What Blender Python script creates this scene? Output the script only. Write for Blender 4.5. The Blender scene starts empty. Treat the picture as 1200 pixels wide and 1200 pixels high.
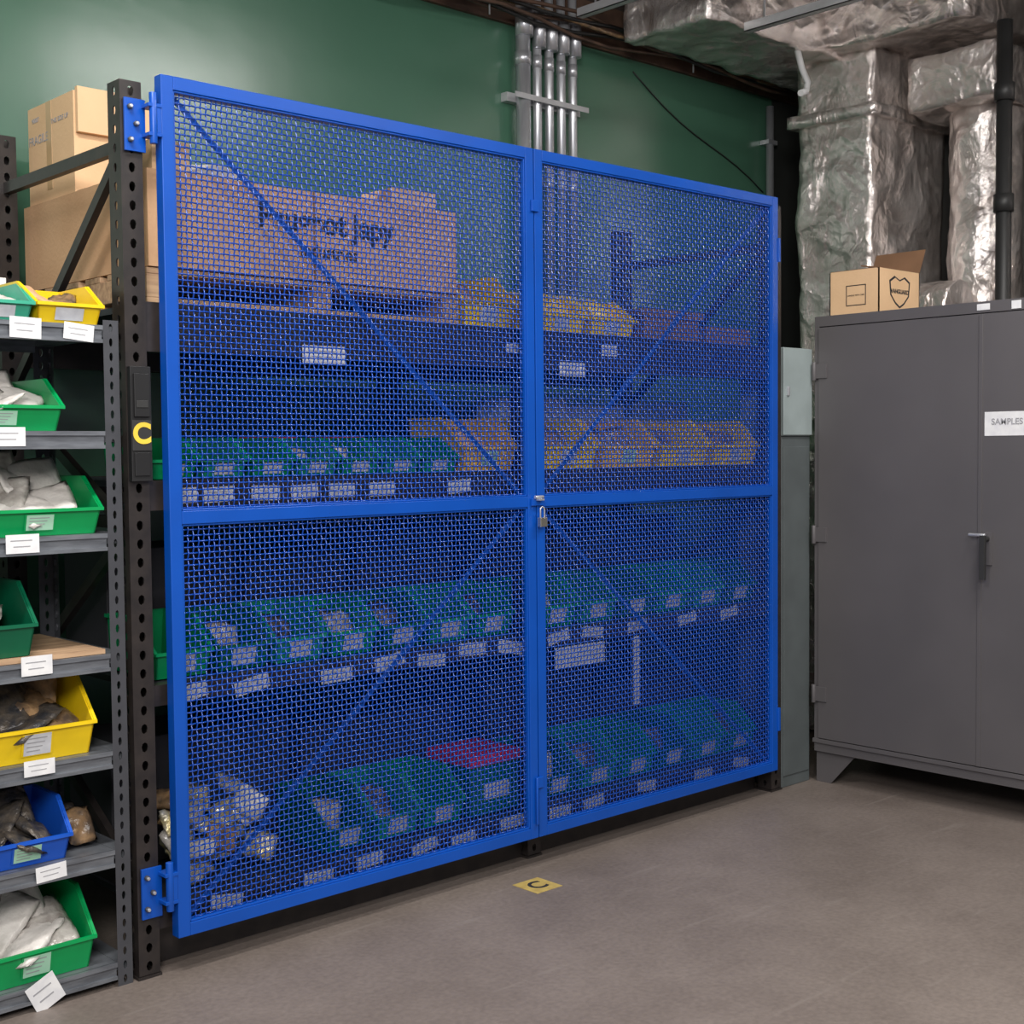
import bpy, bmesh, math, random
import numpy as np
from mathutils import Vector, Matrix, noise, Euler
random.seed(7)
S=bpy.context.scene
try:
    S.view_settings.view_transform='Standard'
except Exception: pass

# ---------------------------------------------------------------- materials
MATS={}
def mat(name,col,rough=0.5,metal=0.0,col2=None,nscale=8.0,ndet=4.0,bump=0.0,bscale=60.0,stretch=None,spec=None,coat=0.0,lo=0.35,hi=0.65):
    m=bpy.data.materials.new(name); m.use_nodes=True
    nt=m.node_tree; b=nt.nodes['Principled BSDF']
    b.inputs['Base Color'].default_value=(*col,1); b.inputs['Roughness'].default_value=rough
    b.inputs['Metallic'].default_value=metal
    if spec is not None: b.inputs['Specular IOR Level'].default_value=spec
    if coat: b.inputs['Coat Weight'].default_value=coat; b.inputs['Coat Roughness'].default_value=0.15
    tc=nt.nodes.new('ShaderNodeTexCoord')
    mp=nt.nodes.new('ShaderNodeMapping'); nt.links.new(tc.outputs['Object'],mp.inputs['Vector'])
    if stretch: mp.inputs['Scale'].default_value=stretch
    if col2 is None: col2=tuple(c*0.86 for c in col)
    n=nt.nodes.new('ShaderNodeTexNoise'); n.inputs['Scale'].default_value=nscale; n.inputs['Detail'].default_value=ndet
    nt.links.new(mp.outputs[0],n.inputs['Vector'])
    r=nt.nodes.new('ShaderNodeValToRGB'); r.color_ramp.elements[0].position=lo; r.color_ramp.elements[1].position=hi
    r.color_ramp.elements[0].color=(*col2,1); r.color_ramp.elements[1].color=(*col,1)
    nt.links.new(n.outputs['Fac'],r.inputs['Fac']); nt.links.new(r.outputs['Color'],b.inputs['Base Color'])
    if bump:
        n2=nt.nodes.new('ShaderNodeTexNoise'); n2.inputs['Scale'].default_value=bscale; n2.inputs['Detail'].default_value=3
        nt.links.new(mp.outputs[0],n2.inputs['Vector'])
        bp=nt.nodes.new('ShaderNodeBump'); bp.inputs['Strength'].default_value=bump; bp.inputs['Distance'].default_value=0.01
        nt.links.new(n2.outputs['Fac'],bp.inputs['Height']); nt.links.new(bp.outputs['Normal'],b.inputs['Normal'])
    MATS[name]=m
    return m
mat('blue_paint',(0.002,0.078,0.45),0.34,0.0,nscale=3)
mat('blue_wire',(0.001,0.056,0.38),0.26,0.0,nscale=3,spec=0.7,coat=0.25)
mat('black_steel',(0.018,0.015,0.015),0.4,0,col2=(0.03,0.024,0.022),nscale=20)
mat('black_plastic',(0.012,0.012,0.013),0.45)
mat('shelf_steel',(0.22,0.235,0.26),0.35,0.4,col2=(0.14,0.15,0.17),nscale=12,stretch=(1,1,6))
mat('post_steel',(0.085,0.088,0.10),0.4,0.4,nscale=15)
mat('inner_steel',(0.03,0.032,0.04),0.5,0.2,nscale=15)
mat('green_bin',(0.0,0.34,0.09),0.35)
mat('teal_bin',(0.05,0.40,0.26),0.35)
mat('cage_green_bin',(0.0,0.26,0.09),0.4)  # darker copy of green_bin, cage dimness painted in
mat('cage_teal_bin',(0.01,0.28,0.16),0.4)  # darker copy of teal_bin, cage dimness painted in
mat('darkgreen_bin',(0.0,0.12,0.055),0.4)
mat('yellow_bin',(0.90,0.62,0.01),0.35)
mat('orange_bin',(0.86,0.52,0.08),0.4)
mat('blue_bin',(0.01,0.10,0.58),0.35)
mat('label_white',(0.80,0.80,0.80),0.6,col2=(0.7,0.7,0.72),nscale=30)
mat('label_dim',(0.62,0.63,0.66),0.6,col2=(0.5,0.51,0.55),nscale=30)  # label_white darkened; weaker light inside the cage is in the colour
mat('label_tint',(0.40,0.68,0.50),0.5,col2=(0.34,0.6,0.44))
mat('ink',(0.02,0.02,0.025),0.7)
mat('ink_grey',(0.35,0.35,0.37),0.7)
mat('cardboard',(0.64,0.39,0.22),0.8,col2=(0.56,0.33,0.18),nscale=5,bump=0.15,bscale=90)
mat('cardboard_light',(0.78,0.52,0.30),0.8,col2=(0.70,0.46,0.26),nscale=5,bump=0.1,bscale=90)
mat('cardboard_dark',(0.22,0.115,0.06),0.85,nscale=8)
mat('tape',(0.55,0.36,0.18),0.3)
mat('wood',(0.56,0.37,0.22),0.7,col2=(0.36,0.22,0.13),nscale=6,stretch=(1,10,10))
mat('red_card',(0.65,0.03,0.10),0.5)
mat('bag_white',(0.82,0.78,0.74),0.3,col2=(0.60,0.56,0.52),nscale=9,bump=0.6,bscale=30)
mat('bag_clear',(0.55,0.52,0.48),0.2,col2=(0.25,0.22,0.2),nscale=22,bump=0.6,bscale=30)
mat('bag_brown',(0.36,0.22,0.11),0.3,col2=(0.10,0.07,0.05),nscale=24,bump=0.6,bscale=30)
mat('bag_gold',(0.75,0.62,0.30),0.22,metal=0.4,col2=(0.70,0.70,0.72),nscale=22,bump=1.0,bscale=40)
mat('dark_parts',(0.05,0.05,0.055),0.35,metal=0.3,col2=(0.14,0.115,0.09),nscale=30,bump=0.6)
mat('shaded_carton',(0.022,0.022,0.028),0.7,nscale=6)  # near-black: dimness of the lower shelves is put into the carton colour
mat('yellow_bag',(0.85,0.62,0.08),0.3,col2=(0.75,0.5,0.05),nscale=10,bump=0.6,bscale=25)
mat('cab_grey',(0.116,0.108,0.112),0.45,0.1,col2=(0.098,0.092,0.096),nscale=1.8,ndet=8,bump=0.03,bscale=250)
mat('cab_dark',(0.03,0.03,0.03),0.5)
mat('galv',(0.72,0.73,0.76),0.33,0.7,col2=(0.55,0.56,0.6),nscale=6,stretch=(6,6,1))
mat('strut_steel',(0.62,0.63,0.65),0.4,0.4)
mat('ebox_grey',(0.34,0.40,0.40),0.45)
mat('column_grey',(0.105,0.122,0.125),0.5)
mat('brown_steel',(0.13,0.075,0.05),0.6,col2=(0.06,0.035,0.025),nscale=10)
mat('ceiling_dark',(0.035,0.026,0.022),0.8,nscale=4)
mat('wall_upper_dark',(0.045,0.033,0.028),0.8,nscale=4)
mat('wall_corner_shade',(0.02,0.022,0.02),0.8,nscale=4)  # shade in the wall corner, painted as a dark strip
mat('cable_dark',(0.02,0.02,0.02),0.5)
mat('brass',(0.6,0.57,0.5),0.25,0.9)
mat('yellow_label',(0.85,0.60,0.06),0.5)
mat('floor_sticker',(0.55,0.41,0.12),0.5,col2=(0.42,0.30,0.09),nscale=30)
mat('wall_right_paint',(0.10,0.10,0.095),0.7,nscale=3)
mat('lamp_white',(0.8,0.8,0.8),0.5)
mat('green_wall_paint',(0.070,0.172,0.112),0.25,0,col2=(0.058,0.148,0.096),nscale=1.2,ndet=5,bump=0.10,bscale=7,spec=0.85)

def foil():
    m=bpy.data.materials.new('foil'); m.use_nodes=True; nt=m.node_tree; b=nt.nodes['Principled BSDF']
    b.inputs['Metallic'].default_value=0.76; b.inputs['Roughness'].default_value=0.24
    tc=nt.nodes.new('ShaderNodeTexCoord')
    ns=nt.nodes.new('ShaderNodeTexNoise'); ns.inputs['Scale'].default_value=3; ns.inputs['Detail'].default_value=3
    mx=nt.nodes.new('ShaderNodeMixRGB'); mx.inputs[0].default_value=0.35
    nt.links.new(tc.outputs['Object'],ns.inputs['Vector']); nt.links.new(tc.outputs['Object'],mx.inputs[1]); nt.links.new(ns.outputs['Color'],mx.inputs[2])
    prev=None
    for sc,st,feat,dist in ((7,0.75,'F1',0.035),(17,0.6,'F1',0.014)):
        v=nt.nodes.new('ShaderNodeTexVoronoi'); v.feature=feat; v.inputs['Scale'].default_value=sc
        nt.links.new(mx.outputs[0],v.inputs['Vector'])
        bp=nt.nodes.new('ShaderNodeBump'); bp.inputs['Strength'].default_value=st; bp.inputs['Distance'].default_value=dist
        nt.links.new(v.outputs['Distance'],bp.inputs['Height'])
        if prev: nt.links.new(prev.outputs[0],bp.inputs['Normal'])
        prev=bp
    n=nt.nodes.new('ShaderNodeTexNoise'); n.inputs['Scale'].default_value=4; n.inputs['Detail'].default_value=8; n.inputs['Roughness'].default_value=0.6; n.inputs['Distortion'].default_value=0.8
    nt.links.new(tc.outputs['Object'],n.inputs['Vector'])
    b2=nt.nodes.new('ShaderNodeBump'); b2.inputs['Strength'].default_value=0.6; b2.inputs['Distance'].default_value=0.05
    nt.links.new(n.outputs['Fac'],b2.inputs['Height'])
    nt.links.new(prev.outputs[0],b2.inputs['Normal']); nt.links.new(b2.outputs[0],b.inputs['Normal'])
    r=nt.nodes.new('ShaderNodeValToRGB'); r.color_ramp.elements[0].color=(0.70,0.62,0.58,1); r.color_ramp.elements[1].color=(0.98,0.91,0.87,1)
    r.color_ramp.elements[0].position=0.35; r.color_ramp.elements[1].position=0.6
    nt.links.new(n.outputs['Fac'],r.inputs[0]); nt.links.new(r.outputs[0],b.inputs['Base Color'])
    MATS['foil']=m
foil()
def floor_mat():
    m=bpy.data.materials.new('concrete_floor'); m.use_nodes=True; nt=m.node_tree; b=nt.nodes['Principled BSDF']
    tc=nt.nodes.new('ShaderNodeTexCoord')
    n1=nt.nodes.new('ShaderNodeTexNoise'); n1.inputs['Scale'].default_value=1.5; n1.inputs['Detail'].default_value=10; n1.inputs['Roughness'].default_value=0.68
    n2=nt.nodes.new('ShaderNodeTexNoise'); n2.inputs['Scale'].default_value=60; n2.inputs['Detail'].default_value=5
    for n in (n1,n2): nt.links.new(tc.outputs['Object'],n.inputs['Vector'])
    r=nt.nodes.new('ShaderNodeValToRGB'); r.color_ramp.elements[0].position=0.32; r.color_ramp.elements[1].position=0.68
    r.color_ramp.elements[0].color=(0.148,0.120,0.104,1); r.color_ramp.elements[1].color=(0.222,0.184,0.161,1)
    nt.links.new(n1.outputs['Fac'],r.inputs[0])
    r2=nt.nodes.new('ShaderNodeValToRGB'); r2.color_ramp.elements[0].position=0.3; r2.color_ramp.elements[1].position=0.7
    r2.color_ramp.elements[0].color=(0.85,0.85,0.85,1); r2.color_ramp.elements[1].color=(1.08,1.08,1.08,1)
    nt.links.new(n2.outputs['Fac'],r2.inputs[0])
    mx=nt.nodes.new('ShaderNodeMixRGB'); mx.blend_type='MULTIPLY'; mx.inputs[0].default_value=1
    nt.links.new(r.outputs[0],mx.inputs[1]); nt.links.new(r2.outputs[0],mx.inputs[2])
    mp=nt.nodes.new('ShaderNodeMapping'); mp.inputs['Scale'].default_value=(0.6,7,1); mp.inputs['Rotation'].default_value=(0,0,0.5)
    nt.links.new(tc.outputs['Object'],mp.inputs['Vector'])
    n3=nt.nodes.new('ShaderNodeTexNoise'); n3.inputs['Scale'].default_value=3; n3.inputs['Detail'].default_value=8; nt.links.new(mp.outputs[0],n3.inputs['Vector'])
    r3=nt.nodes.new('ShaderNodeValToRGB'); r3.color_ramp.elements[0].position=0.62; r3.color_ramp.elements[1].position=0.72
    r3.color_ramp.elements[0].color=(0,0,0,1); r3.color_ramp.elements[1].color=(0.35,0.35,0.35,1); nt.links.new(n3.outputs['Fac'],r3.inputs[0])
    mc=nt.nodes.new('ShaderNodeMixRGB'); nt.links.new(r3.outputs[0],mc.inputs[0]); nt.links.new(mx.outputs[0],mc.inputs[1]); mc.inputs[2].default_value=(0.27,0.235,0.21,1)
    nt.links.new(mc.outputs[0],b.inputs['Base Color'])
    b.inputs['Roughness'].default_value=0.48
    bp=nt.nodes.new('ShaderNodeBump'); bp.inputs['Strength'].default_value=0.15; bp.inputs['Distance'].default_value=0.005
    nt.links.new(n2.outputs['Fac'],bp.inputs['Height']); nt.links.new(bp.outputs[0],b.inputs['Normal'])
    MATS['concrete_floor']=m
floor_mat()

# ---------------------------------------------------------------- builder
class B:
    def __init__(s): s.bm=bmesh.new(); s.mats=[]
    def mi(s,m):
        if m not in s.mats: s.mats.append(m)
        return s.mats.index(m)
    def face(s,pts,m,smooth=False):
        vs=[s.bm.verts.new(p) for p in pts]
        try:
            f=s.bm.faces.new(vs); f.material_index=s.mi(m); f.smooth=smooth; return f
        except ValueError: return None
    def box(s,x0,x1,y0,y1,z0,z1,m,M=None):
        p=[Vector((x,y,z)) for x in (x0,x1) for y in (y0,y1) for z in (z0,z1)]
        if M is not None: p=[M@q for q in p]
        v=[s.bm.verts.new(q) for q in p]; k=s.mi(m)
        for f in ((0,1,3,2),(4,6,7,5),(0,4,5,1),(2,3,7,6),(0,2,6,4),(1,5,7,3)):
            g=s.bm.faces.new([v[i] for i in f]); g.material_index=k
    def bar(s,p0,p1,w,t,m,up=Vector((0,1,0))):
        p0=Vector(p0);p1=Vector(p1); d=p1-p0; L=d.length; d.normalize()
        n=Vector(up); n=(n-d*n.dot(d)).normalized(); q=d.cross(n)
        M=Matrix((( d.x,q.x,n.x,p0.x),(d.y,q.y,n.y,p0.y),(d.z,q.z,n.z,p0.z),(0,0,0,1)))
        s.box(0,L,-w/2,w/2,-t/2,t/2,m,M)
    def cyl(s,p0,p1,r,m,n=16,r2=None,cap=True):
        p0=Vector(p0);p1=Vector(p1); d=(p1-p0).normalized(); a=d.orthogonal().normalized(); b=d.cross(a)
        if r2 is None:r2=r
        k=s.mi(m)
        A=[s.bm.verts.new(p0+(a*math.cos(2*math.pi*i/n)+b*math.sin(2*math.pi*i/n))*r) for i in range(n)]
        C=[s.bm.verts.new(p1+(a*math.cos(2*math.pi*i/n)+b*math.sin(2*math.pi*i/n))*r2) for i in range(n)]
        for i in range(n):
            f=s.bm.faces.new((A[i],A[(i+1)%n],C[(i+1)%n],C[i])); f.material_index=k; f.smooth=True
        if cap:
            f=s.bm.faces.new(A[::-1]); f.material_index=k
            f=s.bm.faces.new(C); f.material_index=k
    def tube(s,pts,r,m,n=10):
        P=[Vector(p) for p in pts]; k=s.mi(m); prev=None; a=None
        for i,p in enumerate(P):
            d=(P[min(i+1,len(P)-1)]-P[max(i-1,0)]).normalized()
            a=d.orthogonal().normalized() if a is None else (a-d*a.dot(d)).normalized()
            b=d.cross(a)
            R=[s.bm.verts.new(p+(a*math.cos(2*math.pi*j/n)+b*math.sin(2*math.pi*j/n))*r) for j in range(n)]
            if prev:
                for j in range(n):
                    f=s.bm.faces.new((prev[j],prev[(j+1)%n],R[(j+1)%n],R[j])); f.material_index=k; f.smooth=True
            else:
                f=s.bm.faces.new(R[::-1]); f.material_index=k
            prev=R
        f=s.bm.faces.new(prev); f.material_index=k
    def blob(s,c,rx,ry,rz,m,seed=0,amp=0.35,freq=2.2,sub=3,zmin=None,smooth=True):
        r=bmesh.ops.create_icosphere(s.bm,subdivisions=sub,radius=1.0); k=s.mi(m); off=Vector((seed*3.7,seed*1.3,seed*7.1))
        for v in r['verts']:
            d=1+amp*noise.noise(v.co*freq+off)+amp*0.5*noise.noise(v.co*freq*2.7+off)
            q=v.co*d; v.co=Vector((c[0]+q.x*rx,c[1]+q.y*ry,c[2]+q.z*rz))
            if zmin is not None and v.co.z<zmin: v.co.z=zmin
        fs=set(f for v in r['verts'] for f in v.link_faces)
        for f in fs: f.material_index=k; f.smooth=smooth
    def bag(s,c,w,h,t,rot,m,seed=0,zmin=None):
        """flat heat-sealed bag / paper envelope, wrinkled pillow"""
        R=Euler(rot).to_matrix().to_4x4(); M=Matrix.Translation(c)@R; k=s.mi(m); n=11; off=Vector((seed*2.3,seed*5.1,0)); V={}
        def put(u,v,sd):
            pl=(1-u**4)*(1-v**4); q=Vector((u*w/2*(1-0.06*v*v),v*h/2*(1-0.06*u*u),sd*t/2*pl+0.35*t*noise.noise(Vector((u*1.6,v*1.6,sd))+off)+0.22*t*noise.noise(Vector((u*5,v*5,0))+off)))
            q=M@q
            if zmin is not None and q.z<zmin: q.z=zmin+0.0005*random.random()
            return q
        for sd in (1,-1):
            for i in range(n):
                for j in range(n):
                    u=-1+2*i/(n-1); v=-1+2*j/(n-1)
                    if sd==-1 and (i in (0,n-1) or j in (0,n-1)): V[(i,j,-1)]=V[(i,j,1)]
                    else: V[(i,j,sd)]=s.bm.verts.new(put(u,v,sd))
        for sd in (1,-1):
            for i in range(n-1):
                for j in range(n-1):
                    q=[V[(i,j,sd)],V[(i+1,j,sd)],V[(i+1,j+1,sd)],V[(i,j+1,sd)]]
                    if sd==-1: q=q[::-1]
                    try: f=s.bm.faces.new(q); f.material_index=k; f.smooth=True
                    except ValueError: pass
    def perf(s,O,U,V,N,w,h,pitch,hr,m,margin=0.012,vr=None):
        O=Vector(O);U=Vector(U);V=Vector(V);N=Vector(N); k=s.mi(m); vr=vr or hr
        nn=max(1,int(round(h/pitch))); ph=h/nn
        for i in range(nn):
            z0=i*ph; c=O+U*(w/2)+V*(z0+ph/2)
            outer=[(w/2,0),(w/2,ph/2),(0,ph/2),(-w/2,ph/2),(-w/2,0),(-w/2,-ph/2),(0,-ph/2),(w/2,-ph/2)]
            ov=[s.bm.verts.new(c+U*a+V*b) for a,b in outer]
            iv=[];jv=[]
            for j in range(8):
                an=j*math.pi/4; q=c+U*(math.cos(an)*hr)+V*(math.sin(an)*vr*(1.0 if j not in (5,6,7) else 1.25))
                iv.append(s.bm.verts.new(q)); jv.append(s.bm.verts.new(q-N*0.004))
            for j in range(8):
                j2=(j+1)%8
                f=s.bm.faces.new((ov[j],ov[j2],iv[j2],iv[j])); f.material_index=k
                f=s.bm.faces.new((iv[j],iv[j2],jv[j2],jv[j])); f.material_index=k
    def bin(s,x,y,z,w,d,h,m,label=True,lipf=0.45):
        t=0.004; k=s.mi(m); ta=w*0.06
        def quad(a,b,c,e,n):
            a,b,c,e=map(Vector,(a,b,c,e)); n=Vector(n)*t
            P=[a,b,c,e]; Q=[p+n for p in P]
            vs=[s.bm.verts.new(p) for p in P+Q]
            for f in ((3,2,1,0),(4,5,6,7),(0,1,5,4),(1,2,6,5),(2,3,7,6),(3,0,4,7)):
                g=s.bm.faces.new([vs[i] for i in f]); g.material_index=k
        x0,x1=x+ta,x+w-ta; yf,yb=y+0.02,y+d; lz=z+h*lipf
        fr=ta*lipf
        quad((x0,yf,z),(x1,yf,z),(x1,yb,z),(x0,yb,z),(0,0,1))
        quad((x0,yb,z),(x1,yb,z),(x1+ta,yb,z+h),(x0-ta,yb,z+h),(0,-1,0))
        quad((x0,yf,z),(x1,yf,z),(x1+fr,y,lz),(x0-fr,y,lz),(0,1,0))
        for sx,xx,tt in ((1,x0,-ta),(-1,x1,ta)):
            pts=[(xx,yf,z),(xx,yb,z),(xx+tt,yb,z+h),(xx+tt,y+d*0.38,z+h),(xx+tt*lipf,y,lz)]
            A=[s.bm.verts.new(p) for p in pts]; C=[s.bm.verts.new((p[0]+sx*t,p[1],p[2])) for p in pts]
            for V in (A,C[::-1]):
                g=s.bm.faces.new(V); g.material_index=k
            for i in range(5):
                j=(i+1)%5; g=s.bm.faces.new((A[i],A[j],C[j],C[i])); g.material_index=k
            xr=xx+tt
            s.box(min(xr,xr-sx*0.008),max(xr,xr-sx*0.008),y+d*0.38,yb,z+h-0.008,z+h+0.002,m)
            s.bar((xr-sx*0.004,y+d*0.38,z+h-0.003),(xx+tt*lipf-sx*0.004,y,lz-0.003),0.008,0.01,m,up=(0,0,1))
        s.box(x0-fr-0.006,x1+fr+0.006,y-0.008,y+0.002,lz-0.006,lz+0.003,m)
        s.box(x0-ta-0.006,x1+ta+0.006,yb-0.002,yb+0.006,z+h-0.008,z+h+0.002,m)
        if label:
            lw=min(0.085,w*0.42); cx=x+w/2; n0=z+h*0.08; n1=lz-0.010
            def fy(zz): return y+0.02*(1-(zz-z)/(lz-z))-0.003
            s.face([(cx-lw/2,fy(n0),n0),(cx+lw/2,fy(n0),n0),(cx+lw/2,fy(n1),n1),(cx-lw/2,fy(n1),n1)],'label_dim' if w<0.22 else m)
            if w>0.22:
                lw*=0.88; a0=n0+0.003; a1=n1-0.003
                s.face([(cx-lw/2,fy(a0)-.001,a0),(cx+lw/2,fy(a0)-.001,a0),(cx+lw/2,fy(a1)-.001,a1),(cx-lw/2,fy(a1)-.001,a1)],'label_tint' if 'yellow' not in m else 'label_dim')
                for q in range(4):
                    a=a0+(a1-a0)*(0.18+0.2*q); b2=a+(a1-a0)*0.05
                    s.face([(cx-lw*.4,fy(a)-.0018,a),(cx+lw*(.1+.08*q),fy(a)-.0018,a),(cx+lw*(.1+.08*q),fy(b2)-.0018,b2),(cx-lw*.4,fy(b2)-.0018,b2)],'ink_grey')
    def label(s,x,z,w,h,y,tilt=0,lines=2,m='label_white'):
        M=Matrix.Translation((x,y,z))@Matrix.Rotation(tilt,4,'Y')
        s.box(-w/2,w/2,-0.0012,0,-h/2,h/2,m,M)
        for i in range(lines):
            zz=h*(0.18-0.32*i); ww=w*(0.36-0.08*i)
            s.box(-ww,ww*0.8,-0.0018,-0.0011,zz-h*0.025,zz+h*0.025,'ink_grey',M)
    def make(s,name,bevel=0.0,parent=None,recalc=True):
        if recalc: bmesh.ops.recalc_face_normals(s.bm,faces=s.bm.faces[:])
        me=bpy.data.meshes.new(name); s.bm.to_mesh(me); s.bm.free()
        for m in s.mats: me.materials.append(MATS[m])
        ob=bpy.data.objects.new(name,me); S.collection.objects.link(ob)
        if bevel:
            md=ob.modifiers.new('bevel','BEVEL'); md.width=bevel; md.segments=2; md.limit_method='ANGLE'; md.angle_limit=math.radians(50)
        if parent: ob.parent=parent
        return ob
def text(body,loc,size,m,rot,parent,name='lettering',bold=0.0,align='CENTER',sx=1.0):
    c=bpy.data.curves.new(name,'FONT'); c.body=body; c.size=size; c.align_x=align; c.align_y='CENTER'; c.extrude=0.0004; c.offset=bold
    o=bpy.data.objects.new('tmp',c); S.collection.objects.link(o)
    dg=bpy.context.evaluated_depsgraph_get(); me=bpy.data.meshes.new_from_object(o.evaluated_get(dg)); me.name=name
    bpy.data.objects.remove(o); me.materials.clear(); me.materials.append(MATS[m])
    ob=bpy.data.objects.new(name,me); S.collection.objects.link(ob); ob.location=loc; ob.rotation_euler=rot; ob.scale=(sx,1,1)
    ob.parent=parent; return ob
FRONT=(math.pi/2,0,0); LEFT=(math.pi/2,0,-math.pi/2)

# ---------------------------------------------------------------- room
WY=1.20; XR=4.85
b=B(); b.box(-5,XR+0.1,-7,WY+0.1,-0.1,0,'concrete_floor'); b.make('floor')
b=B(); b.box(-5,4.47,WY,WY+0.1,0,3.46,'green_wall_paint'); b.box(4.47,XR+0.1,WY,WY+0.1,0,3.46,'wall_corner_shade'); b.box(-5,XR+0.1,WY,WY+0.1,3.46,4.3,'wall_upper_dark'); b.make('wall_back')
b=B(); b.box(XR,XR+0.1,-7,WY,0,4.3,'wall_right_paint'); b.make('wall_right')
b=B(); b.box(-5,XR+0.1,-7,WY+0.1,4.3,4.4,'ceiling_dark')
for yy in (-5,-3.5,-2.0,-0.5): b.box(-5,XR,yy-0.05,yy+0.05,4.1,4.3,'brown_steel')
b.make('ceiling')
b=B(); b.box(-4.98,XR-0.02,1.177,WY-0.001,3.46,3.475,'brown_steel'); b.box(-4.98,XR-0.02,1.177,1.185,3.475,3.66,'brown_steel'); b.box(-4.98,XR-0.02,1.177,WY-0.001,3.66,3.675,'brown_steel')
b.make('steel_girder')
b=B()
for j in range(6):
    pts=[(-1+0.25*i,1.05+0.03*math.sin(i*0.9+j),3.455+0.014*j-0.02*math.sin(i*1.3+j*2)) for i in range(23)]
    b.tube(pts,0.009,['brown_steel','cable_dark','brown_steel','bag_brown','cable_dark','brown_steel'][j],6)
for x in (-0.5,0.9,2.2,3.6): b.cyl((x,1.05,3.42),(x,1.05,4.3),0.004,'galv',6)
b.make('hanging_cable_bundle')

# ---------------------------------------------------------------- gates
ZB,ZT=0.11,2.55; ZM0,ZM1=1.295,1.333; T=0.038
def wire_panel(x0,x1,z0,z1,yc,p=0.0170,r=0.00240,n=6):
    V=[];F=[];nv=0
    xs=np.arange(x0+p/2,x1,p); zs=np.arange(z0+p/2,z1,p)
    ang=np.arange(n)*2*np.pi/n; ca=np.cos(ang)*r; sa=np.sin(ang)*r; A=r*1.25
    def run(cent,axis):
        nonlocal nv
        k=len(cent)
        if axis=='z': pts=np.stack([cent[:,None,0]+ca[None],cent[:,None,1]+sa[None],np.repeat(cent[:,2:3],n,1)],-1)
        else: pts=np.stack([np.repeat(cent[:,0:1],n,1),cent[:,None,1]+sa[None],cent[:,None,2]+ca[None]],-1)
        V.append(pts.reshape(-1,3))
        i=np.arange(k-1)[:,None]*n; j=np.arange(n)[None]; j2=(j+1)%n
        F.append(np.stack([nv+i+j,nv+i+j2,nv+i+n+j2,nv+i+n+j],-1).reshape(-1,4)); nv+=k*n
    def wave(c,a,b_,sg):
        pos=[a];off=[0.0]
        for q,cc in enumerate(c):
            s_=sg*(-1.0)**q
            pos+= [cc-p*0.22,cc,cc+p*0.22]; off+=[0.62*A*s_,A*s_,0.62*A*s_]
        pos.append(b_);off.append(0.0)
        return np.array(pos),np.array(off)
    for i,x in enumerate(xs):
        zz,yy=wave(zs,z0,z1,(-1.0)**i); run(np.stack([np.full_like(zz,x),yy+yc,zz],-1),'z')
    for j,z in enumerate(zs):
        xx,yy=wave(xs,x0,x1,-(-1.0)**j); run(np.stack([xx,yy+yc,np.full_like(xx,z)],-1),'x')
    return np.concatenate(V),np.concatenate(F)
def gate(x0,x1,flip):
    b=B(); m='blue_paint'
    b.box(x0,x0+T,0,T,ZB,ZT,m); b.box(x1-T,x1,0,T,ZB,ZT,m)
    b.box(x0+T,x1-T,0,T,ZT-T,ZT,m); b.box(x0+T,x1-T,0,T,ZB,ZB+T,m); b.box(x0+T,x1-T,0,T,ZM0,ZM1,m)
    xa,xb=x0+T,x1-T
    for (za,zb) in ((ZB+T,ZM0),(ZM1,ZT-T)):
        for q in ((xa,xa+0.006,za,zb),(xb-0.006,xb,za,zb),(xa,xb,za,za+0.006),(xa,xb,zb-0.006,zb)):
            b.box(q[0],q[1],0.004,0.034,q[2],q[3],m)
    e=0.012
    tw,tt=0.018,0.004
    if not flip:
        b.bar((xa+e,T-0.006,ZT-T-e),(xb-e,T-0.006,ZM1+e),tw,tt,m); b.bar((xb-e,T-0.006,ZM0-e),(xa+e,T-0.006,ZB+T+e),tw,tt,m)
    else:
        b.bar((xb-e,T-0.006,ZT-T-e),(xa+e,T-0.006,ZM1+e),tw,tt,m); b.bar((xa+e,T-0.006,ZM0-e),(xb-e,T-0.006,ZB+T+e),tw,tt,m)
    for z in (2.33,0.33):
        if flip: b.box(x1-0.003,x1+0.012,-0.006,0.030,z-0.05,z+0.05,m)
    ob=b.make('wire_mesh_gate',bevel=0.003)
    for k,(za,zb) in enumerate(((ZB+T,ZM0),(ZM1,ZT-T))):
        V,F=wire_panel(xa,xb,za,zb,0.016)
        me=bpy.data.meshes.new('wire_mesh'); me.from_pydata(V.tolist(),[],F.tolist()); me.materials.append(MATS['blue_wire'])
        me.polygons.foreach_set('use_smooth',[True]*len(me.polygons)); me.update()
        o=bpy.data.objects.new('wire_mesh_panel_%d'%(k+1),me); S.collection.objects.link(o); o.parent=ob
    return ob
XL,XM,XE=0.028,1.457,2.882
g1=gate(XL,XM-0.002,False); g2=gate(XM+0.003,XE,True)
def hinge(z,par):
    b=B(); m='blue_paint'
    b.box(-0.062,0.0,0.040,0.048,z-0.085,z+0.06,m)
    b.box(-0.012,XL,-0.004,0.047,z-0.045,z-0.035,m); b.box(-0.012,XL,-0.004,0.047,z+0.035,z+0.045,m)
    b.cyl((0.006,0.005,z-0.065),(0.006,0.005,z+0.075),0.011,m)
    b.box(0.010,XL-0.001,-0.002,0.034,z-0.035,z+0.035,m)
    for dx,dz in ((-0.048,0.035),(-0.048,-0.055),(-0.03,-0.01)):
        b.cyl((dx,0.040,z+dz),(dx,0.030,z+dz),0.008,'post_steel',6); b.cyl((dx,0.032,z+dz),(dx,0.024,z+dz),0.005,'galv',8)
    return b.make('gate_hinge',bevel=0.001,parent=par)
hinge(2.42,g1); hinge(0.26,g1)
b=B(); m='blue_paint'
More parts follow.
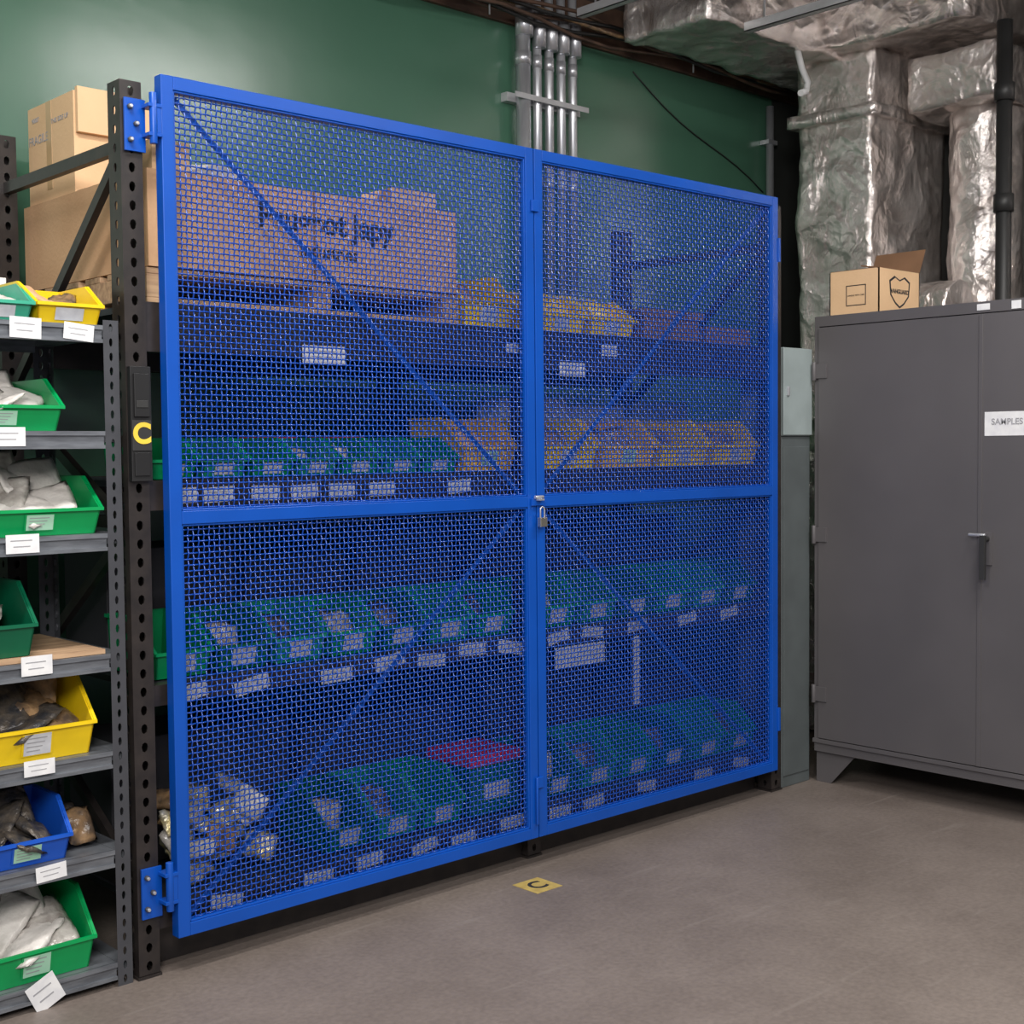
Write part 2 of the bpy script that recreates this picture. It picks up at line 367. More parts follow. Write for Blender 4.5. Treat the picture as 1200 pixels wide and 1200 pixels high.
b.box(XM-0.03,XM+0.03,-0.010,-0.001,1.30,1.325,m); b.box(XM-0.012,XM+0.012,-0.03,-0.010,1.318,1.324,'galv')
b.cyl((XM-0.02,-0.014,1.33),(XM+0.02,-0.014,1.33),0.006,'galv')
b.make('gate_latch',bevel=0.001,parent=g1)
b=B(); b.box(XM-0.010,XM+0.024,-0.032,-0.014,1.225,1.258,'brass')
pts=[(XM-0.003,-0.023,1.25),(XM-0.003,-0.023,1.285)]+[(XM+0.007-0.010*math.cos(a),-0.023,1.285+0.010*math.sin(a)) for a in [i*math.pi/8 for i in range(1,8)]]+[(XM+0.017,-0.023,1.285),(XM+0.017,-0.023,1.25)]
b.tube(pts,0.003,'galv',8); b.make('padlock',bevel=0.002)
b=B()
for z in (2.35,0.31):
    b.box(XM-0.018,XM+0.016,-0.010,-0.0005,z-0.02,z+0.02,'blue_paint')
b.cyl((XM-0.015,-0.008,0.16),(XM-0.015,-0.008,0.33),0.005,'blue_paint')
b.make('gate_stop',bevel=0.002,parent=g1)

# ---------------------------------------------------------------- pallet rack
b=B(); m='black_steel'; RH=2.53; RD=0.98
def rpost(x0,y0,w,d,h):
    b.perf((x0,y0,0.01),(1,0,0),(0,0,1),(0,-1,0),w,h-0.01,0.052,0.010,m,vr=0.013)
    b.perf((x0,y0,0.01),(0,1,0),(0,0,1),(-1,0,0),d,h-0.01,0.052,0.009,m,vr=0.012)
    b.perf((x0+w,y0,0.01),(0,1,0),(0,0,1),(1,0,0),d,h-0.01,0.052,0.009,m,vr=0.012)
    b.box(x0,x0+0.018,y0+d,y0+d+0.003,0,h,m); b.box(x0+w-0.018,x0+w,y0+d,y0+d+0.003,0,h,m)
    b.box(x0-0.004,x0+w+0.004,y0-0.004,y0+d+0.02,0,0.008,m)
RX=[(-0.070,0.065,0.052,RH),(1.50,0.065,0.106,1.92),(2.905,0.07,0.052,RH)]
for x0,w,yf,hh in RX:
    rpost(x0,yf,w,0.07,hh); rpost(x0,RD-0.07,w,0.07,hh)
    xc=x0+w/2
    for z in (2.36,1.30,0.25):
        if z<hh: b.bar((xc,yf+0.07,z),(xc,RD-0.07,z),0.035,0.025,m,up=(1,0,0))
    for z0,z1 in ((2.34,1.70),(1.28,1.68),(1.28,0.75),(0.27,0.73)):
        if z0<hh: b.bar((xc,yf+0.07,z0),(xc,RD-0.07,z1),0.032,0.022,m,up=(1,0,0))
spans=[(-0.005,1.532),(1.532,2.905)]
for xa,xb in spans:
    for z0,z1,mm in ((1.785,1.925,m),(1.335,1.42,'black_steel'),(0.775,0.835,'black_steel'),(0.13,0.195,'black_steel')):
        b.box(xa,xb,0.060,0.100,z0,z1,mm); b.box(xa,xb,RD-0.05,RD-0.01,z0,z1,mm)
        b.box(xa,xb,0.100,RD-0.05,z1-0.02,z1-0.002,'inner_steel')
    b.box(xa,xb,0.14,0.147,0.0,0.13,m)  # added black toe board, stands in for the shadow under the gates
b.make('pallet_rack')

b=B(); b.box(-0.068,-0.006,0.030,0.050,1.42,1.74,'black_plastic'); b.box(-0.060,-0.014,0.022,0.031,1.60,1.72,'black_plastic'); b.box(-0.060,-0.014,0.026,0.031,1.435,1.50,'black_plastic')
b.box(-0.066,-0.008,0.027,0.030,1.505,1.59,'cab_dark'); b.box(-0.055,-0.02,0.020,0.022,1.625,1.645,'cab_dark')
o=b.make('row_marker_sign',bevel=0.003); text('C',(-0.038,0.026,1.551),0.078,'yellow_label',FRONT,o,'letter_c',bold=0.003)

b=B()
def lab(x,z,w=0.09,h=0.045,y=0.0585,t=0,m='label_dim'): b.label(x,z,w,h,y,t,m=m)
lab(0.60,1.80,0.16,0.055,m='label_white'); lab(1.40,1.855,0.06,0.035); lab(1.70,1.79,0.13,0.05,m='label_white'); lab(1.90,1.87,0.09,0.045)
for x in (0.10,0.22,0.38,0.52,0.66,0.82,1.15): lab(x,1.375,0.10,0.045,t=random.uniform(-.06,.06))
for x in (0.11,0.32,0.63,0.84,1.02,1.20,1.38): lab(x,0.80+random.uniform(-.012,.012),0.12,0.045,t=random.uniform(-.2,.2))
for x in (1.62,1.80,2.05,2.35,2.62): lab(x,0.81,0.11,0.04,t=random.uniform(-.2,.2))
for x in (0.22,0.55,0.75,0.98,1.15,1.38,1.62,1.80,2.1,2.45,2.7): lab(x,0.165+random.uniform(-.01,.01),0.11,0.04,t=random.uniform(-.2,.2))
b.make('shelf_label_cards')

def fill(b,x,y,z,w,d,h,mats,seed,k=1.0):
    for i,mm in enumerate(mats):
        rx=0.9+0.4*random.random()
        b.bag((x+w*(0.38+0.24*random.random()),y+d*(0.40+0.42*i/len(mats)),z+h*0.55*k),w*0.62,h*1.1*k,h*0.25,(rx,random.uniform(-.2,.2),random.uniform(-.3,.3)),mm,seed=seed+i,zmin=z+0.007)
def binrow(items,z,y=0.11,d=0.30):
    b=B()
    for (x,w,h,mm,c) in items:
        b.bin(x,y,z,w,d,h,mm)
        if c: fill(b,x,y,z,w,d,h,[c,'dark_parts'],x*9+z,0.75)
    return b.make('storage_bin_row')
cs=['bag_clear','dark_parts',None,None,None]
G=['cage_green_bin','darkgreen_bin','cage_teal_bin']  # darkened greens put the lower shelves' shade into the bin colour
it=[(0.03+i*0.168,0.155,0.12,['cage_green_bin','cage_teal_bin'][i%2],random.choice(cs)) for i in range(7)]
binrow(it,1.422)
it=[(1.21,0.26,0.19,'orange_bin','cardboard')]+[(1.575+i*0.335,0.32,0.19,['yellow_bin','orange_bin'][i%3==1],'bag_brown') for i in range(4)]
binrow(it,1.422)
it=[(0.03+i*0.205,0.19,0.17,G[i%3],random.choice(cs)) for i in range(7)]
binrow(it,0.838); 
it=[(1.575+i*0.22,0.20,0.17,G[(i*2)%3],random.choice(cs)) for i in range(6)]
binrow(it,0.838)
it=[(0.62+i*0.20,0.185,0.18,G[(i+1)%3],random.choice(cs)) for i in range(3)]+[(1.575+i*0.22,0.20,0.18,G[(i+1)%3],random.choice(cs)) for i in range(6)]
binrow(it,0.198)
b=B(); b.box(1.24,1.47,0.12,0.36,0.198,0.38,'darkgreen_bin'); b.box(1.236,1.474,0.116,0.364,0.375,0.415,'red_card'); b.box(1.30,1.42,0.1185,0.12,0.25,0.31,'label_dim'); b.make('red_lid_carton',bevel=0.003)
for (x,z) in ((0.62,1.422),(0.9,1.422)):
    b=B(); 
    b.box(x,x+0.14,0.45,0.6,z,z+0.13,'red_card'); b.box(x+0.01,x+0.13,0.449,0.45,z+0.03,z+0.1,'label_white'); b.make('small_red_carton',bevel=0.002)
b=B()
for i in range(22):
    b.bag((0.12+0.30*random.random(),0.16+0.20*random.random(),0.23+0.010*i),0.11,0.09,0.035,(random.uniform(0.1,1.4),random.uniform(-.6,.6),random.uniform(-1,1)),['bag_gold','bag_clear','bag_white','bag_gold','bag_brown'][i%5],seed=i+1,zmin=0.199)
b.make('plastic_parts_bags')
b=B(); b.box(1.70,2.06,0.45,0.60,1.422,1.70,'label_white'); b.box(2.10,2.46,0.50,0.62,1.422,1.68,'label_white'); b.box(2.50,2.86,0.48,0.60,1.422,1.70,'ebox_grey'); b.make('document_boxes',bevel=0.004)
b=B(); b.box(1.60,1.85,0.48,0.75,0.838,1.18,'shaded_carton'); b.box(1.9,2.3,0.45,0.75,0.838,1.15,'shaded_carton'); b.box(2.35,2.8,0.5,0.78,0.838,1.2,'shaded_carton'); b.make('stored_cartons',bevel=0.004)
b=B(); b.box(0.05,0.5,0.45,0.75,0.838,1.20,'shaded_carton'); b.box(0.55,0.95,0.45,0.75,0.838,1.15,'shaded_carton'); b.box(1.0,1.45,0.45,0.75,0.838,1.22,'shaded_carton'); b.make('stored_cartons',bevel=0.004)
b=B(); b.box(0.05,0.7,0.45,0.75,0.198,0.60,'shaded_carton'); b.box(0.75,1.45,0.45,0.75,0.198,0.55,'shaded_carton'); b.box(1.6,2.2,0.45,0.78,0.198,0.62,'shaded_carton'); b.box(2.25,2.85,0.45,0.78,0.198,0.5,'shaded_carton'); b.make('stored_cartons',bevel=0.004)
b=B(); b.box(1.60,1.86,0.0545,0.0558,0.69,0.77,'label_dim'); b.box(2.02,2.06,0.0545,0.0558,0.50,0.77,'label_dim'); b.make('hanging_paper_sheet')

# pallet, long box on top shelf
b=B(); m='wood'; zz=1.927
for x in (0.03,0.60,1.13): b.box(x,x+0.07,0.11,0.80,zz+0.018,zz+0.085,m)
for i in range(5): y=0.11+i*0.147; b.box(0.03,1.20,y,y+0.10,zz+0.085,zz+0.103,m)
for i in range(3): y=0.11+i*0.295; b.box(0.03,1.20,y,y+0.10,zz,zz+0.018,m)
b.make('wooden_pallet',bevel=0.002)
zt=2.033
b=B(); b.box(0.035,1.19,0.105,0.955,zt,2.31,'cardboard'); b.box(0.035,1.19,0.50,0.56,2.3098,2.3108,'tape')
b.box(0.60,0.606,0.1035,0.1052,zt,2.31,'cardboard_dark')
o=b.make('long_cardboard_box',bevel=0.004)
text('Peugeot Japy',(0.655,0.1035,2.215),0.100,'ink',FRONT,o,'printed_name',bold=0.003)
text('industries',(0.66,0.1035,2.125),0.056,'ink',FRONT,o,'printed_line',bold=0.001)
b=B(); b.box(0.05,0.40,0.60,0.94,2.312,2.63,'cardboard_light'); b.box(0.0488,0.05,0.76,0.80,2.35,2.63,'tape'); b.box(0.055,0.22,0.58,0.598,2.50,2.64,'cardboard_light')
o=b.make('cardboard_box',bevel=0.003); text('FRAGILE',(0.049,0.86,2.52),0.04,'ink_grey',LEFT,o,'printed_text'); text('THIS SIDE UP',(0.049,0.70,2.56),0.022,'ink_grey',LEFT,o,'printed_text'); text('90007',(0.049,0.88,2.585),0.022,'ink_grey',LEFT,o,'printed_text')
b=B(); b.blob((0.33,0.24,2.335),0.11,0.08,0.04,'bag_white',seed=3,zmin=2.311); b.make('crumpled_plastic_wrap')
b=B(); b.box(0.06,0.18,0.12,0.30,2.312,2.40,'cardboard_light'); b.make('small_carton',bevel=0.002)
b=B(); b.box(0.93,1.12,0.13,0.30,2.312,2.37,'cardboard_light'); b.make('small_carton',bevel=0.002)
b=B(); b.bin(1.22,0.11,1.927,0.25,0.32,0.20,'yellow_bin'); fill(b,1.22,0.11,1.93,0.25,0.32,0.17,['cardboard','bag_brown'],5); b.make('storage_bin')
b=B()
b.bin(1.575,0.11,1.927,0.26,0.32,0.15,'yellow_bin'); b.bin(1.85,0.11,1.927,0.26,0.32,0.15,'yellow_bin')
for i in range(4): b.bag((1.65+0.13*i,0.26,2.03),0.16,0.18,0.07,(0.5,0.3*(-1)**i,0.3*i),'yellow_bag',seed=i+20,zmin=1.935)
b.make('storage_bin_row')
b=B()
b.box(2.17,2.50,0.12,0.50,1.927,2.02,'cardboard_dark'); b.box(2.15,2.53,0.11,0.51,2.02,2.05,'cardboard_dark')
b.box(2.56,2.85,0.12,0.45,1.927,2.0,'cardboard_dark'); b.make('flat_carton_stack',bevel=0.003)

# ---------------------------------------------------------------- left shelving unit
b=B(); m='shelf_steel'; UX0,UX1=-1.06,-0.088; UY0,UY1=0.055,0.52; UT=1.865
for x0 in (UX0,UX1-0.045):
    for y0,n in ((UY0,-1),(UY1,1)):
        b.perf((x0,y0,0.0),(1,0,0),(0,0,1),(0,n,0),0.045,UT,0.04,0.0055,'post_steel',vr=0.011)
    for yy in (UY0,UY1-0.04):
        xs=UX1 if x0>-0.5 else x0
        b.perf((xs,yy,0.0),(0,1,0),(0,0,1),(1,0,0),0.04,UT,0.04,0.0055,'post_steel',vr=0.011)
SZ=[1.85,1.56,1.278,0.943,0.670,0.390,0.07]
for z in SZ:
    xa,xb=UX0+0.002,UX1-0.047
    b.box(xa,xb,UY0+0.004,UY0+0.020,z-0.048,z,m); b.box(xa,xb,UY0-0.004,UY0+0.006,z-0.012,z,m); b.box(xa,xb,UY0-0.003,UY0+0.006,z-0.048,z-0.038,m)
    b.box(xa,xb,UY1-0.02,UY1-0.004,z-0.048,z,m); b.box(xa,xb,UY0+0.02,UY1-0.02,z-0.006,z,m)
    b.box(xa,xa+0.01,UY0+0.02,UY1-0.02,z-0.03,z,m); b.box(UX1-0.046,UX1-0.003,UY0+0.02,UY1-0.02,z-0.03,z,m)
b.box(UX0,UX1,UY1+0.0005,UY1+0.002,0.0,0.1,'post_steel')
def L(x,z,w=0.085,h=0.045,t=0): b.label(x,z,w,h,UY0-0.0045,t)
L(-0.352,1.832,0.085,0.055,0.03); L(-0.205,1.828,0.085,0.045,0.1); L(-0.405,1.545,0.09,0.05); L(-0.375,1.262,0.09,0.05); L(-0.345,0.935,0.085,0.052)
L(-0.345,0.66,0.085,0.042); L(-0.32,0.37,0.085,0.042,-0.05); L(-0.345,0.045,0.085,0.085,-0.45)
L(-0.62,1.54);L(-0.65,1.26);L(-0.62,0.93);L(-0.62,0.65);L(-0.62,0.37)
b.make('steel_shelving_unit')
def lbin(x,w,h,z,mm,content,y=0.065,d=0.36,n=6):
    b=B(); b.bin(x,y,z+0.001,w,d,h,mm)
    for i in range(n):
        if content:
            b.bag((x+w*(0.25+0.5*((i*0.37+abs(x))%1)),y+d*(0.24+0.10*i),z+h*(0.45+0.11*i)),w*0.42,h*1.05,h*0.16,
              (0.35+0.16*i,random.uniform(-.35,.45),random.uniform(-1.2,0.6)),content[i%len(content)],seed=i+x*20+z*7,zmin=z+0.008)
    return b.make('storage_bin')
lbin(-0.49,0.17,0.11,SZ[0],'teal_bin',['bag_white'],d=0.28,n=3)
lbin(-0.315,0.19,0.115,SZ[0],'yellow_bin',['cardboard','bag_brown'],d=0.28,n=3)
lbin(-0.68,0.17,0.11,SZ[0],'green_bin',['bag_white'],d=0.28,n=2)
lbin(-0.58,0.34,0.145,SZ[1],'green_bin',['bag_white','bag_white','bag_clear']); lbin(-0.95,0.33,0.145,SZ[1],'green_bin',['bag_white'])
lbin(-0.50,0.365,0.155,SZ[2],'green_bin',['bag_white','bag_white','bag_clear']); lbin(-0.90,0.33,0.155,SZ[2],'green_bin',['bag_white'])
b=B(); b.box(-0.9,-0.145,0.062,0.50,SZ[3]+0.001,SZ[3]+0.014,'wood'); b.make('wooden_shelf_board')
lbin(-0.66,0.33,0.19,SZ[3]+0.015,'darkgreen_bin',['bag_clear','bag_white','bag_brown'])
lbin(-0.51,0.34,0.20,SZ[4],'yellow_bin',['dark_parts','bag_brown','dark_parts']); lbin(-0.89,0.33,0.20,SZ[4],'yellow_bin',['dark_parts'])
lbin(-0.50,0.25,0.155,SZ[5],'blue_bin',['dark_parts'],d=0.26,n=4); lbin(-0.80,0.25,0.155,SZ[5],'blue_bin',['dark_parts'],d=0.26)
b=B()
for i in range(4): b.bag((-0.190,0.16+0.08*i,SZ[5]+0.06),0.085,0.11,0.04,(1.0,0,0.2*i),['bag_brown','dark_parts'][i%2],seed=i+40,zmin=SZ[5]+0.001)
b.make('bagged_hardware')
lbin(-0.53,0.345,0.20,SZ[6],'green_bin',['bag_white','bag_clear','bag_white']); lbin(-0.92,0.34,0.20,SZ[6],'green_bin',['bag_white'])
b=B(); b.box(-0.50,-0.38,0.36,0.50,SZ[0]+0.001,SZ[0]+0.16,'label_white'); b.box(-0.375,-0.27,0.37,0.5,SZ[0]+0.001,SZ[0]+0.15,'label_white')
for q in range(2): b.box(-0.48+q*0.12,-0.42+q*0.12,0.3585,0.36,SZ[0]+0.10,SZ[0]+0.12,'ink_grey')
b.make('white_parts_boxes',bevel=0.002)

# ---------------------------------------------------------------- conduits
b=B(); yc=WY-0.062
CX=[(2.484,0.034),(2.573,0.021),(2.651,0.021),(2.73,0.021),(2.808,0.021)]
for i,(x,r) in enumerate(CX):
    z0=0.0 if i==0 else 2.22
    b.cyl((x,yc,z0),(x,yc,4.1),r,'galv',20)
    b.cyl((x,yc,2.72),(x,yc,2.78),r*1.12,'galv',20); b.cyl((x,yc,3.27),(x,yc,3.33),r*1.12,'galv',20)
b.cyl((CX[0][0],yc-0.01,3.40),(CX[0][0],yc-0.01,3.52),0.042,'galv',20)
for i in (1,2,3,4): b.cyl((CX[i][0],yc-0.02,3.36),(CX[i][0],yc-0.02,3.52),0.03,'galv',12)
for zc in (3.12,): b.box(2.40,2.88,yc+0.021,WY-0.001,zc-0.02,zc+0.02,'strut_steel'); b.box(2.40,2.88,yc-0.038,yc-0.034,zc-0.012,zc+0.012,'strut_steel')
b.box(2.42,2.90,yc-0.04,WY-0.001,2.08,2.22,'ebox_grey')
b.make('conduit_run')
b=B(); xx=4.40
b.cyl((xx,WY-0.04,0.0),(xx,WY-0.04,3.40),0.022,'galv',14)
for z in (3.2,2.6,1.9): b.box(xx-0.04,xx+0.04,WY-0.062,WY-0.001,z-0.012,z+0.012,'galv')
b.make('wall_conduit')

b=B(); b.box(2.99,3.20,0.06,0.30,0.0,1.545,'column_grey'); b.box(3.0,3.19,0.055,0.061,0.05,1.50,'column_grey')
b.make('wireway_panel',bevel=0.004)
b=B(); b.box(2.99,3.19,0.05,0.28,1.547,1.93,'ebox_grey'); b.box(2.985,3.195,0.044,0.052,1.55,1.928,'ebox_grey'); b.box(3.005,3.02,0.035,0.045,1.72,1.76,'galv'); b.make('electrical_box',bevel=0.003)

# ---------------------------------------------------------------- cabinet
CX0,CX1=3.195,3.80; CY0,CY1=-1.53,0.032; CZ0,CZ1=0.14,2.07
b=B(); m='cab_grey'
b.box(CX0+0.02,CX1,CY0,CY1,CZ0,CZ1,m)
b.box(CX0+0.002,CX0+0.02,CY0,CY1,CZ1-0.045,CZ1,m); b.box(CX0+0.002,CX0+0.02,CY0,CY1,CZ0,CZ0+0.055,m)
b.box(CX0+0.002,CX0+0.02,CY1-0.022,CY1,CZ0+0.055,CZ1-0.045,m); b.box(CX0+0.002,CX0+0.02,CY0,CY0+0.022,CZ0+0.055,CZ1-0.045,m)
b.box(CX0-0.008,CX0+0.01,CY0-0.003,CY1+0.003,CZ0+0.04,CZ0+0.058,m)
ys=-0.762
b.box(CX0-0.006,CX0+0.02,ys+0.003,CY1-0.025,CZ0+0.062,CZ1-0.050,m)
b.box(CX0-0.006,CX0+0.02,CY0+0.025,ys-0.003,CZ0+0.062,CZ1-0.050,m)
b.box(CX0-0.010,CX0,ys-0.004,ys+0.012,CZ0+0.062,CZ1-0.05,m)
for yh,sg in ((CY1,1),(CY0,-1)):
    for z in (1.83,1.11,0.40):
        b.cyl((CX0-0.012,yh-sg*0.006,z-0.04),(CX0-0.012,yh-sg*0.006,z+0.04),0.010,m,12)
        b.box(CX0-0.014,CX0-0.005,min(yh-sg*0.006,yh-sg*0.07),max(yh-sg*0.006,yh-sg*0.07),z-0.032,z+0.032,m)
for yl,sg in ((CY1,-1),(CY0,1)):
    for xl in (CX0+0.02,CX1-0.02):
        pts=[(xl,yl,CZ0),(xl,yl+sg*0.20,CZ0),(xl,yl+sg*0.075,0.0),(xl,yl,0.0)]
        A=[b.bm.verts.new(p) for p in pts]; C=[b.bm.verts.new((p[0]+(0.006 if xl<3.5 else -0.006),p[1],p[2])) for p in pts]
        for V in (A,C[::-1]): f=b.bm.faces.new(V); f.material_index=b.mi(m)
        for i in range(4):
            j=(i+1)%4; f=b.bm.faces.new((A[i],A[j],C[j],C[i])); f.material_index=b.mi(m)
    for xa,xb,xc in ((CX0+0.02,CX0+0.16,CX0+0.09),(CX1-0.02,CX1-0.16,CX1-0.09)):
        pts=[(xa,yl,CZ0),(xb,yl,CZ0),(xc,yl,0),(xa,yl,0)]
        b.face(pts,m)
        b.face([(p[0],p[1]+sg*0.006,p[2]) for p in pts],m)
hy=ys-0.03
b.box(CX0-0.012,CX0-0.005,hy-0.02,hy+0.02,1.02,1.15,m)
b.cyl((CX0-0.005,hy+0.0,1.125),(CX0-0.045,hy,1.125),0.011,'cab_dark',12)
b.box(CX0-0.055,CX0-0.038,hy-0.011,hy+0.011,0.965,1.14,'cab_dark'); b.cyl((CX0-0.028,hy+0.0,1.14),(CX0-0.028,hy+0.07,1.14),0.007,'galv',8)
b.box(CX0-0.0075,CX0-0.006,-0.96,-0.775,1.535,1.63,'label_white')
b.box(CX0+0.000,CX0+0.002,-0.79,-0.735,2.035,2.06,'label_white')
b.box(CX0+0.000,CX0+0.0015,-0.92,-0.88,2.03,2.062,'label_white')
cab=b.make('storage_cabinet',bevel=0.003)
text('SAMPLES',(CX0-0.0082,-0.87,1.59),0.034,'ink_grey',LEFT,cab,'label_text',bold=0.0005)

b=B(); x0,x1,y0,y1,z0,z1=3.30,3.63,-0.225,0.025,2.073,2.27; t=0.005
c='cardboard_light'
b.box(x0,x1,y0,y1,z0,z0+t,c)
b.box(x0,x0+t,y0,y1,z0,z1,c); b.box(x1-t,x1,y0,y1,z0,z1,c); b.box(x0,x1,y0,y0+t,z0,z1,c); b.box(x0,x1,y1-t,y1,z0,z1,c)
b.bar((x1-0.002,(y0+y1)/2,z1),(x1+0.05,(y0+y1)/2,z1+0.11),y1-y0,t,'cardboard_dark',up=(1,0,0))
b.bar(((x0+x1)/2,y0+0.002,z1),((x0+x1)/2,y0+0.09,z1+0.015),x1-x0,t,'cardboard_dark',up=(0,0,1))
b.bar((x0+.002,(y0+y1)/2,z1),(x0+0.10,(y0+y1)/2,z1-0.03),y1-y0-0.01,t,'cardboard_dark',up=(0,0,1))
for q in ((-0.16,-0.06,2.115,2.119),(-0.16,-0.06,2.201,2.205),(-0.16,-0.156,2.115,2.205),(-0.064,-0.06,2.115,2.205)): b.box(x0-0.0006,x0,q[0],q[1],q[2],q[3],'ink')
o=b.make('open_cardboard_box')
text('HANDLE WITH CARE',(x0-0.0008,-0.11,2.16),0.009,'ink',LEFT,o,'stamp_text')
b=B()
def sh(s,y): return [( (x0+x1)/2+a*s,y,2.175+c2*s) for a,c2 in ((-1,.55),(-.5,.8),(0,.62),(.5,.8),(1,.55),(.9,-.2),(.45,-.62),(0,-.85),(-.45,-.62),(-.9,-.2))]
b.face(sh(0.085,y0-0.0006),'ink'); b.face(sh(0.074,y0-0.0010),c); b.make('shield_print',parent=o)
text('VANGUARD',((x0+x1)/2,y0-0.0014,2.175),0.026,'ink',FRONT,o,'box_print',bold=0.001)

# ---------------------------------------------------------------- ducts
def crinkle(b,verts,amp,freq,off):
    for v in verts:
        n=noise.noise_vector(v.co*freq*0.5+off)*amp
        rd=(1-abs(noise.noise(v.co*freq*1.2+off))*2.4)
        n+=noise.noise_vector(v.co*freq*2.2+off)*amp*0.5
        n+=noise.noise_vector(v.co*freq*0.9+off*2).normalized()*max(0,rd)*amp*0.35
        v.co+=n
def duct_box(b,x0,x1,y0,y1,z0,z1,res=0.028,amp=0.02,seed=0):
    k=b.mi('foil'); P={}
    nx,ny,nz=[max(2,int((q)/res)) for q in (x1-x0,y1-y0,z1-z0)]
    def V(i,j,l):
        if (i,j,l) not in P:
            co=Vector((x0+(x1-x0)*i/nx,y0+(y1-y0)*j/ny,z0+(z1-z0)*l/nz)); P[(i,j,l)]=b.bm.verts.new(co)
        return P[(i,j,l)]
    def F(*q):
        f=b.bm.faces.new([V(*a) for a in q]); f.material_index=k; f.smooth=True
    for i in range(nx):
        for j in range(ny):
            for l in (0,nz): F((i,j,l),(i+1,j,l),(i+1,j+1,l),(i,j+1,l))
        for l in range(nz):
            for j in (0,ny): F((i,j,l),(i+1,j,l),(i+1,j,l+1),(i,j,l+1))
    for j in range(ny):
        for l in range(nz):
            for i in (0,nx): F((i,j,l),(i,j+1,l),(i,j+1,l+1),(i,j,l+1))
    crinkle(b,list(P.values()),amp,5.0,Vector((seed,seed*2,seed*3)))
def duct_round(b,pts,r,seed=0,amp=0.02,n=32):
    k=b.mi('foil'); P=[Vector(p) for p in pts]; R=[];a=None
    for i,p in enumerate(P):
        d=(P[min(i+1,len(P)-1)]-P[max(i-1,0)]).normalized()
        a=d.orthogonal().normalized() if a is None else (a-d*a.dot(d)).normalized(); q=d.cross(a)
        R.append([b.bm.verts.new(p+(a*math.cos(2*math.pi*j/n)+q*math.sin(2*math.pi*j/n))*r) for j in range(n)])
    for i in range(len(R)-1):
        for j in range(n):
            f=b.bm.faces.new((R[i][j],R[i][(j+1)%n],R[i+1][(j+1)%n],R[i+1][j])); f.material_index=k; f.smooth=True
    for e in (R[0],R[-1]):
        f=b.bm.faces.new(e); f.material_index=k
    crinkle(b,[v for r_ in R for v in r_],amp,6.0,Vector((seed,seed*2,seed*3)))
b=B()
duct_box(b,3.00,4.70,0.46,0.97,3.44,3.95,seed=1,amp=0.022)
duct_box(b,4.02,4.70,0.27,0.70,0.02,3.46,seed=2,amp=0.020)
duct_box(b,3.98,4.74,0.23,0.74,3.13,3.19,seed=5,amp=0.014)
duct_box(b,3.90,4.76,-0.30,0.50,3.46,3.90,seed=15,amp=0.022)
b.tube([(3.72,0.50,3.45),(3.75,0.49,3.35),(3.80,0.49,3.29),(3.77,0.48,3.24),(3.71,0.47,3.22)],0.016,'lamp_white',8)
b.make('foil_insulated_duct')
b=B()
duct_round(b,[(4.40,-0.13,0.02+0.045*i) for i in range(70)],0.175,seed=3,amp=0.018)
duct_box(b,4.10,4.76,-0.34,0.12,3.12,3.38,seed=6,amp=0.02)
duct_round(b,[(4.08,0.02-0.025*i,2.16) for i in range(9)],0.13,seed=9,amp=0.018)
b.make('foil_insulated_duct')
b=B()
duct_box(b,4.15,4.72,-1.25,-0.56,0.02,3.34,seed=7,amp=0.018)
duct_box(b,4.05,4.78,-1.35,-0.54,3.34,3.75,seed=8,amp=0.02)
b.make('foil_insulated_duct')
b=B(); b.cyl((4.02,-0.42,0),(4.02,-0.42,3.42),0.035,'cable_dark',16)
for z in (1.0,2.6,3.1): b.cyl((4.02,-0.42,z-0.04),(4.02,-0.42,z+0.04),0.045,'cable_dark',16)
b.make('black_drain_pipe')

b=B()
def strut(x,y0,y1,z):
    b.box(x-0.02,x+0.02,y0,y1,z,z+0.004,'strut_steel'); b.box(x-0.02,x-0.017,y0,y1,z,z+0.04,'strut_steel'); b.box(x+0.017,x+0.02,y0,y1,z,z+0.04,'strut_steel')
    for yy in (y0+0.1,(y0+y1)/2,y1-0.1): b.cyl((x,yy,z),(x,yy,4.3),0.005,'galv',8)
strut(2.72,-1.6,1.0,3.50); strut(3.22,-1.6,0.42,3.40)
for yy in (-1.2,-0.6): b.cyl((2.3,yy,3.56),(3.80,yy,3.56),0.014,'galv',10)
b.cyl((2.3,-0.3,3.66),(3.80,-0.3,3.66),0.03,'brown_steel',12)
b.make('overhead_strut_frame')
b=B(); pts=[(3.3+0.12*i,WY-0.007,3.40-0.055*i-0.03*math.sin(i*0.6)) for i in range(10)]
b.tube(pts,0.004,'cable_dark',6); b.make('wall_cable')

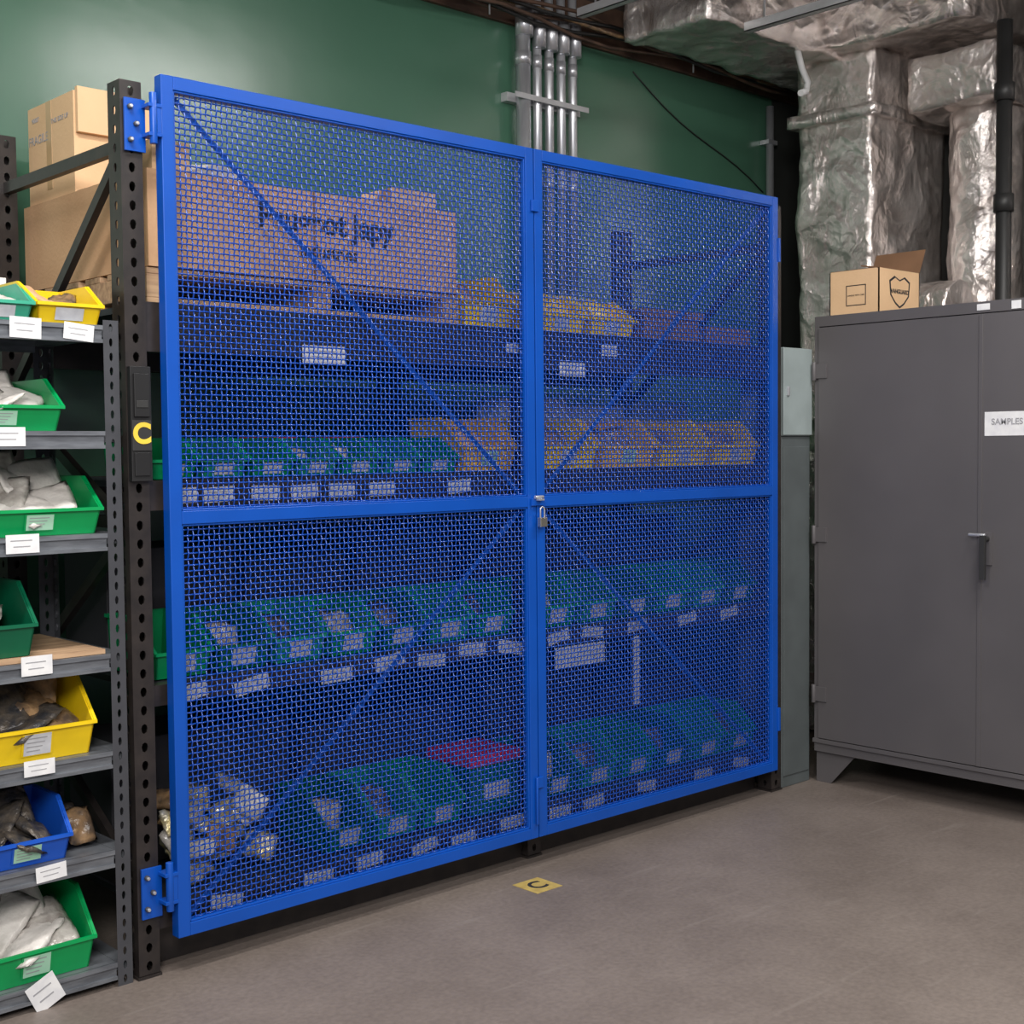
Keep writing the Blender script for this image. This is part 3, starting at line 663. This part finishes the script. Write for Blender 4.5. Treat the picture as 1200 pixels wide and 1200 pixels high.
b=B(); b.box(1.255,1.375,-0.20,-0.075,0.0003,0.0012,'floor_sticker'); o=b.make('floor_marker_sticker')
text('C',(1.315,-0.138,0.0016),0.095,'ink',(0,0,0),o,'letter_c',bold=0.002)

# ---------------------------------------------------------------- lights
def area(nm,loc,sx,sy,W,target=None,col=(1,0.97,0.935)):
    l=bpy.data.lights.new(nm,'AREA'); l.shape='RECTANGLE'; l.size=sx; l.size_y=sy; l.energy=W; l.color=col
    o=bpy.data.objects.new(nm,l); S.collection.objects.link(o); o.location=loc
    if target: o.rotation_euler=(Vector(target)-Vector(loc)).to_track_quat('-Z','Y').to_euler()
    return o
def fixture(x,y,z,W):
    b=B(); b.box(x-0.65,x+0.65,y-0.16,y+0.16,z+0.02,z+0.08,'lamp_white')
    for dx in (-0.5,0.5): b.cyl((x+dx,y,z+0.08),(x+dx,y,4.3),0.004,'galv',6)
    b.make('fluorescent_light_fixture')
    area('fluorescent_lamp',(x,y,z),1.25,0.28,W)
fixture(2.3,-1.9,3.85,68)
fixture(-0.9,-1.1,3.85,85)
fixture(0.6,-3.6,3.85,92)
area('bounce_flash',(-2.6,-4.2,3.2),1.2,1.2,165,(1.6,0.2,1.0))
w=bpy.data.worlds.new('W'); S.world=w; w.use_nodes=True; w.node_tree.nodes['Background'].inputs[0].default_value=(0.85,0.85,0.9,1); w.node_tree.nodes['Background'].inputs[1].default_value=0.42

# ---------------------------------------------------------------- camera
cd=bpy.data.cameras.new('camera'); cam=bpy.data.objects.new('camera',cd); S.collection.objects.link(cam)
cd.sensor_width=36; cd.sensor_fit='HORIZONTAL'; cd.lens=1568/1200*36; cd.clip_start=0.05
f=Vector((0.6770,0.7341,-0.0469)).normalized(); r=Vector((0.7349,-0.6784,-0.0093)); r=(r-f*r.dot(f)).normalized(); u=r.cross(f)
cam.matrix_world=Matrix(((r.x,u.x,-f.x,-1.816),(r.y,u.y,-f.y,-3.421),(r.z,u.z,-f.z,1.50),(0,0,0,1)))
S.camera=cam
